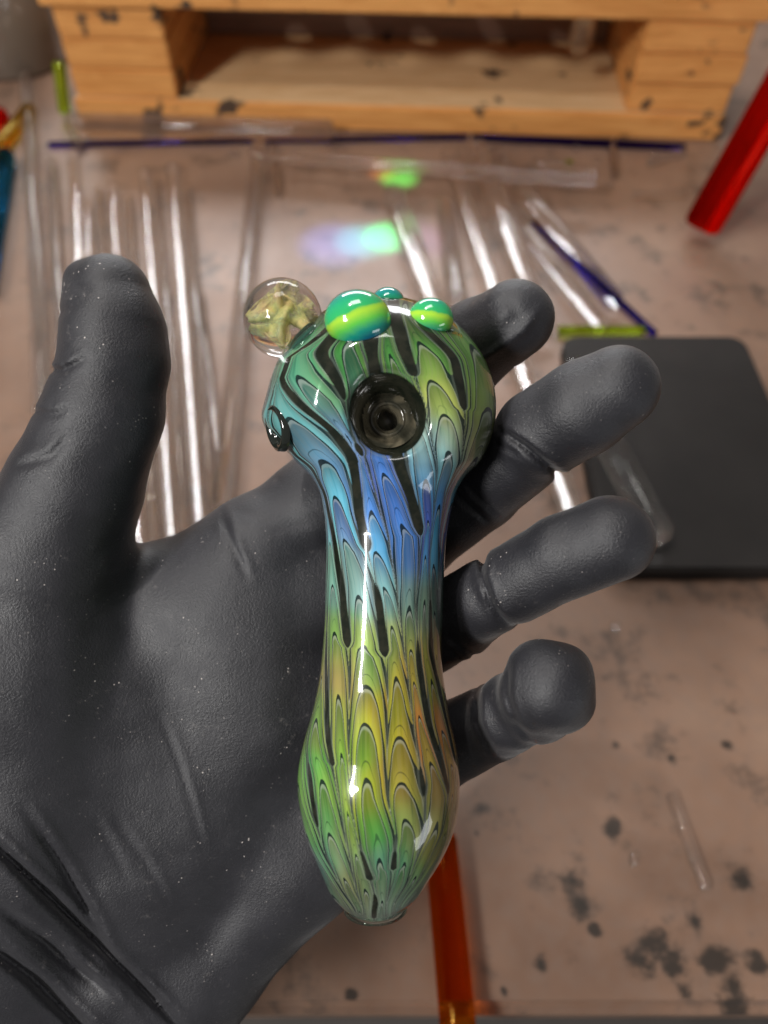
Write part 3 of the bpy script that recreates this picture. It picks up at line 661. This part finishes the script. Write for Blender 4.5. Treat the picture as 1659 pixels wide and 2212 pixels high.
# bowl ----------------------------------------------------------------
def frame(origin, zdir, ydir=(0, 1, 0)):
    z = Vector(zdir).normalized(); x = Vector(ydir).cross(z).normalized(); y = z.cross(x)
    m = Matrix((x.to_4d(), y.to_4d(), z.to_4d(), Vector((0, 0, 0, 1)))).transposed(); m.col[3] = (*origin, 1); m[3][0] = m[3][1] = m[3][2] = 0
    return m
n = N('smoky_bowl_glass'); c = n.coord('Object')
sw = n.noise(n.mapping(c, (1, 1, 0.4)), 0.011, 3, 0.5, 1.0)
n.set(Base_Color=n.ramp(sw, [(0.35, (0.010, 0.010, 0.007)), (0.5, (0.035, 0.034, 0.024)), (0.62, (0.14, 0.12, 0.08)), (0.75, (0.03, 0.05, 0.03))]), Roughness=0.10, Coat_Weight=1.0, Coat_Roughness=0.02)
V, F = lathe([(64, -62), (58, -66), (52, -76), (46, -90), (38, -102), (30, -107), (25, -110), (22, -116), (20, -158), (1e-3, -160)], 64)
bowl = mesh_obj('bowl', V, [f[::-1] for f in F], n.m, pipe); bz = P(838, 888, 186)
bowl.matrix_local = frame(bz, (0.0, 0.02, 1))
V, F = lathe([(33 + 4*math.cos(t), -105 + 4*math.sin(t)) for t in np.linspace(0, 2*math.pi, 13)], 48)
mesh_obj('bowl_ring', V, F, n.m, bowl)
# carb hole -----------------------------------------------------------
V, F = lathe([(40, -8), (38, 3), (33, 7), (27, 4), (23, -4), (20, -14), (1e-3, -20)], 40)
n2 = N('dark_carb_glass'); n2.set(Base_Color=(0.012, 0.015, 0.012), Roughness=0.08, Coat_Weight=1.0, Coat_Roughness=0.02)
carb = mesh_obj('carb_hole', V, [f[::-1] for f in F], n2.m, pipe)
carb.matrix_local = frame(P(597, 925, 92), (-0.84, -0.20, 0.50)) @ Matrix.Diagonal((1.15, 1.25, 1, 1))
# mouthpiece lip ------------------------------------------------------
M_lip = mat_glass('clear_lip_glass', (0.9, 0.95, 0.93), 0.15)
V, F = lathe([(58 + 9*math.cos(t), 7*math.sin(t)) for t in np.linspace(0, 2*math.pi, 17)], 56)
lip = mesh_obj('mouthpiece_lip', V, F, M_lip, pipe); lip.matrix_local = frame(P(811, 1962, 45), (0.02, -1, 0.05), (0, 0, 1))

# marbles -------------------------------------------------------------
def cab_mat(name, flip=1.0, off=0.0):
    n = N(name); c = n.coord('Object'); sx = n.new('ShaderNodeSeparateXYZ'); n.put(sx.inputs[0], c)
    q = n.math('ADD', n.math('SUBTRACT', sx.outputs[1], n.math('MULTIPLY', sx.outputs[0], 0.33*flip)), n.math('MULTIPLY', n.math('SUBTRACT', n.noise(c, 2.2, 3), 0.5), 0.22))
    q = n.math('ADD', n.math('MULTIPLY', q, 0.5), 0.5 + off)
    col = n.ramp(q, [(0.05, lin(10, 80, 125)), (0.20, lin(20, 150, 130)), (0.36, lin(95, 195, 75)), (0.52, lin(165, 212, 62)), (0.565, lin(150, 205, 68)), (0.61, lin(50, 175, 100)), (0.80, lin(40, 165, 115)), (1.0, lin(20, 135, 130))])
    n.set(Base_Color=col, Roughness=0.12, Coat_Weight=1.0, Coat_Roughness=0.01, Subsurface_Weight=0.15, Subsurface_Scale=1.0)
    n.b.inputs['Subsurface Radius'].default_value = (0.002, 0.003, 0.001)
    return n.m
def cabochon(name, u, v, z, rx, ry, rz_, mat, tilt=0.0, label=None):
    bm = bmesh.new(); bmesh.ops.create_uvsphere(bm, u_segments=40, v_segments=24, radius=1.0)
    for q in bm.verts:
        if q.co.y < 0: q.co.y *= 0.86
    me = bpy.data.meshes.new(name); bm.to_mesh(me); bm.free(); me.materials.append(mat); me.polygons.foreach_set('use_smooth', [True]*len(me.polygons))
    o = link(bpy.data.objects.new(name, me)); o.parent = pipe
    o.matrix_local = Matrix.Translation(P(u, v, z)) @ Matrix.Rotation(tilt, 4, 'Z') @ Matrix.Diagonal((rx, ry, rz_, 1))
    if label: o['label'] = label
    return o
cabochon('marble', 773, 694, 158, 66, 61, 52, cab_mat('slyme_big', 1.7), -0.10, 'large green marble with a yellow-green band')
cabochon('marble', 930, 690, 122, 46, 43, 40, cab_mat('slyme_right', -0.7, 0.02), 0.05, 'small green marble with a lime band and clear foot')
cabochon('marble', 838, 656, 60, 36, 34, 34, cab_mat('slyme_back', 0.2, 0.28), 0.0, 'small teal marble behind the large one')
V, F = lathe([(38, -9)] + [(38 + 8*math.cos(t), 9*math.sin(t)) for t in np.linspace(-1.5, 1.5, 8)] + [(38, 9)], 40)
foot = mesh_obj('marble_foot', V, F, M_lip, pipe); foot.matrix_local = frame(P(934, 716, 98), (0.06, 1, 0.15), (0, 0, 1))
# clear marble with a fumed swirl
M_marble = mat_glass('marble_glass', (1, 1, 1), 0.28)
bm = bmesh.new(); bmesh.ops.create_uvsphere(bm, u_segments=64, v_segments=40, radius=82)
me = bpy.data.meshes.new('clear_marble'); bm.to_mesh(me); bm.free(); me.materials.append(M_marble); me.polygons.foreach_set('use_smooth', [True]*len(me.polygons))
cm = link(bpy.data.objects.new('clear_marble', me)); cm.parent = pipe; cmp_ = P(611, 688, 60); cm.matrix_local = Matrix.Translation(cmp_); cm['label'] = 'clear round marble with a yellow-green swirl inside'
n = N('fumed_swirl'); c = n.coord('Object')
n.set(Base_Color=n.ramp(n.noise(c, 0.03, 4, 0.6), [(0.32, lin(170, 205, 165)), (0.48, lin(230, 228, 150)), (0.62, lin(238, 215, 150)), (0.8, lin(220, 160, 110))]), Roughness=0.35, Transmission_Weight=0.0)
n.set(Alpha=n.step(n.noise(c, 0.045, 4), 0.35, 0.6, 0.15, 0.75)); M_sw = n.m
for k in range(4):
    V = []; F = []; NS, NW = 26, 10; r1 = np.random.default_rng(40 + k); ph_ = r1.uniform(0, 6.28, 6)
    ax_ = Matrix.Rotation(r1.uniform(0, 6.28), 3, 'Z') @ Matrix.Rotation(r1.uniform(-0.9, 0.9), 3, 'X')
    for i in range(NS + 1):
        for q in range(NW + 1):
            t, w = i/NS*2 - 1, q/NW*2 - 1
            x = 52*t; y = 20*w*math.sqrt(max(0.05, 1 - t*t)) + 16*math.sin(2.1*t + ph_[0]) ; z_ = 12*math.sin(2.6*t + 1.4*w + ph_[1]) + 9*math.sin(3.3*w + ph_[2])
            p = Vector((x, y, z_)); p = p * min(1.0, 62/max(p.length, 1e-3)); V.append(ax_ @ p)
    for i in range(NS):
        for q in range(NW):
            a0 = i*(NW+1) + q; F.append((a0, a0+1, a0+NW+2, a0+NW+1))
    o = mesh_obj('swirl_ribbon', V, F, M_sw, cm)
    md = o.modifiers.new('thick', 'SOLIDIFY'); md.thickness = 2.0
V, F = lathe([(1e-3, -16), (40, -14), (52, -6), (50, 2), (42, 10), (36, 20), (1e-3, 22)], 40)
o = mesh_obj('marble_foot', V, F, M_lip, pipe); o.matrix_local = frame(P(664, 737, 82), (-0.70, 0.66, 0.1))
V, F = lathe([(50 + 4*math.cos(t), -9 + 4*math.sin(t)) for t in np.linspace(0, 2*math.pi, 13)], 48)
n = N('cobalt_glass'); n.set(Base_Color=(0.012, 0.03, 0.45), Roughness=0.06, Coat_Weight=1.0)
o2 = mesh_obj('cobalt_ring', V, F, n.m, o)
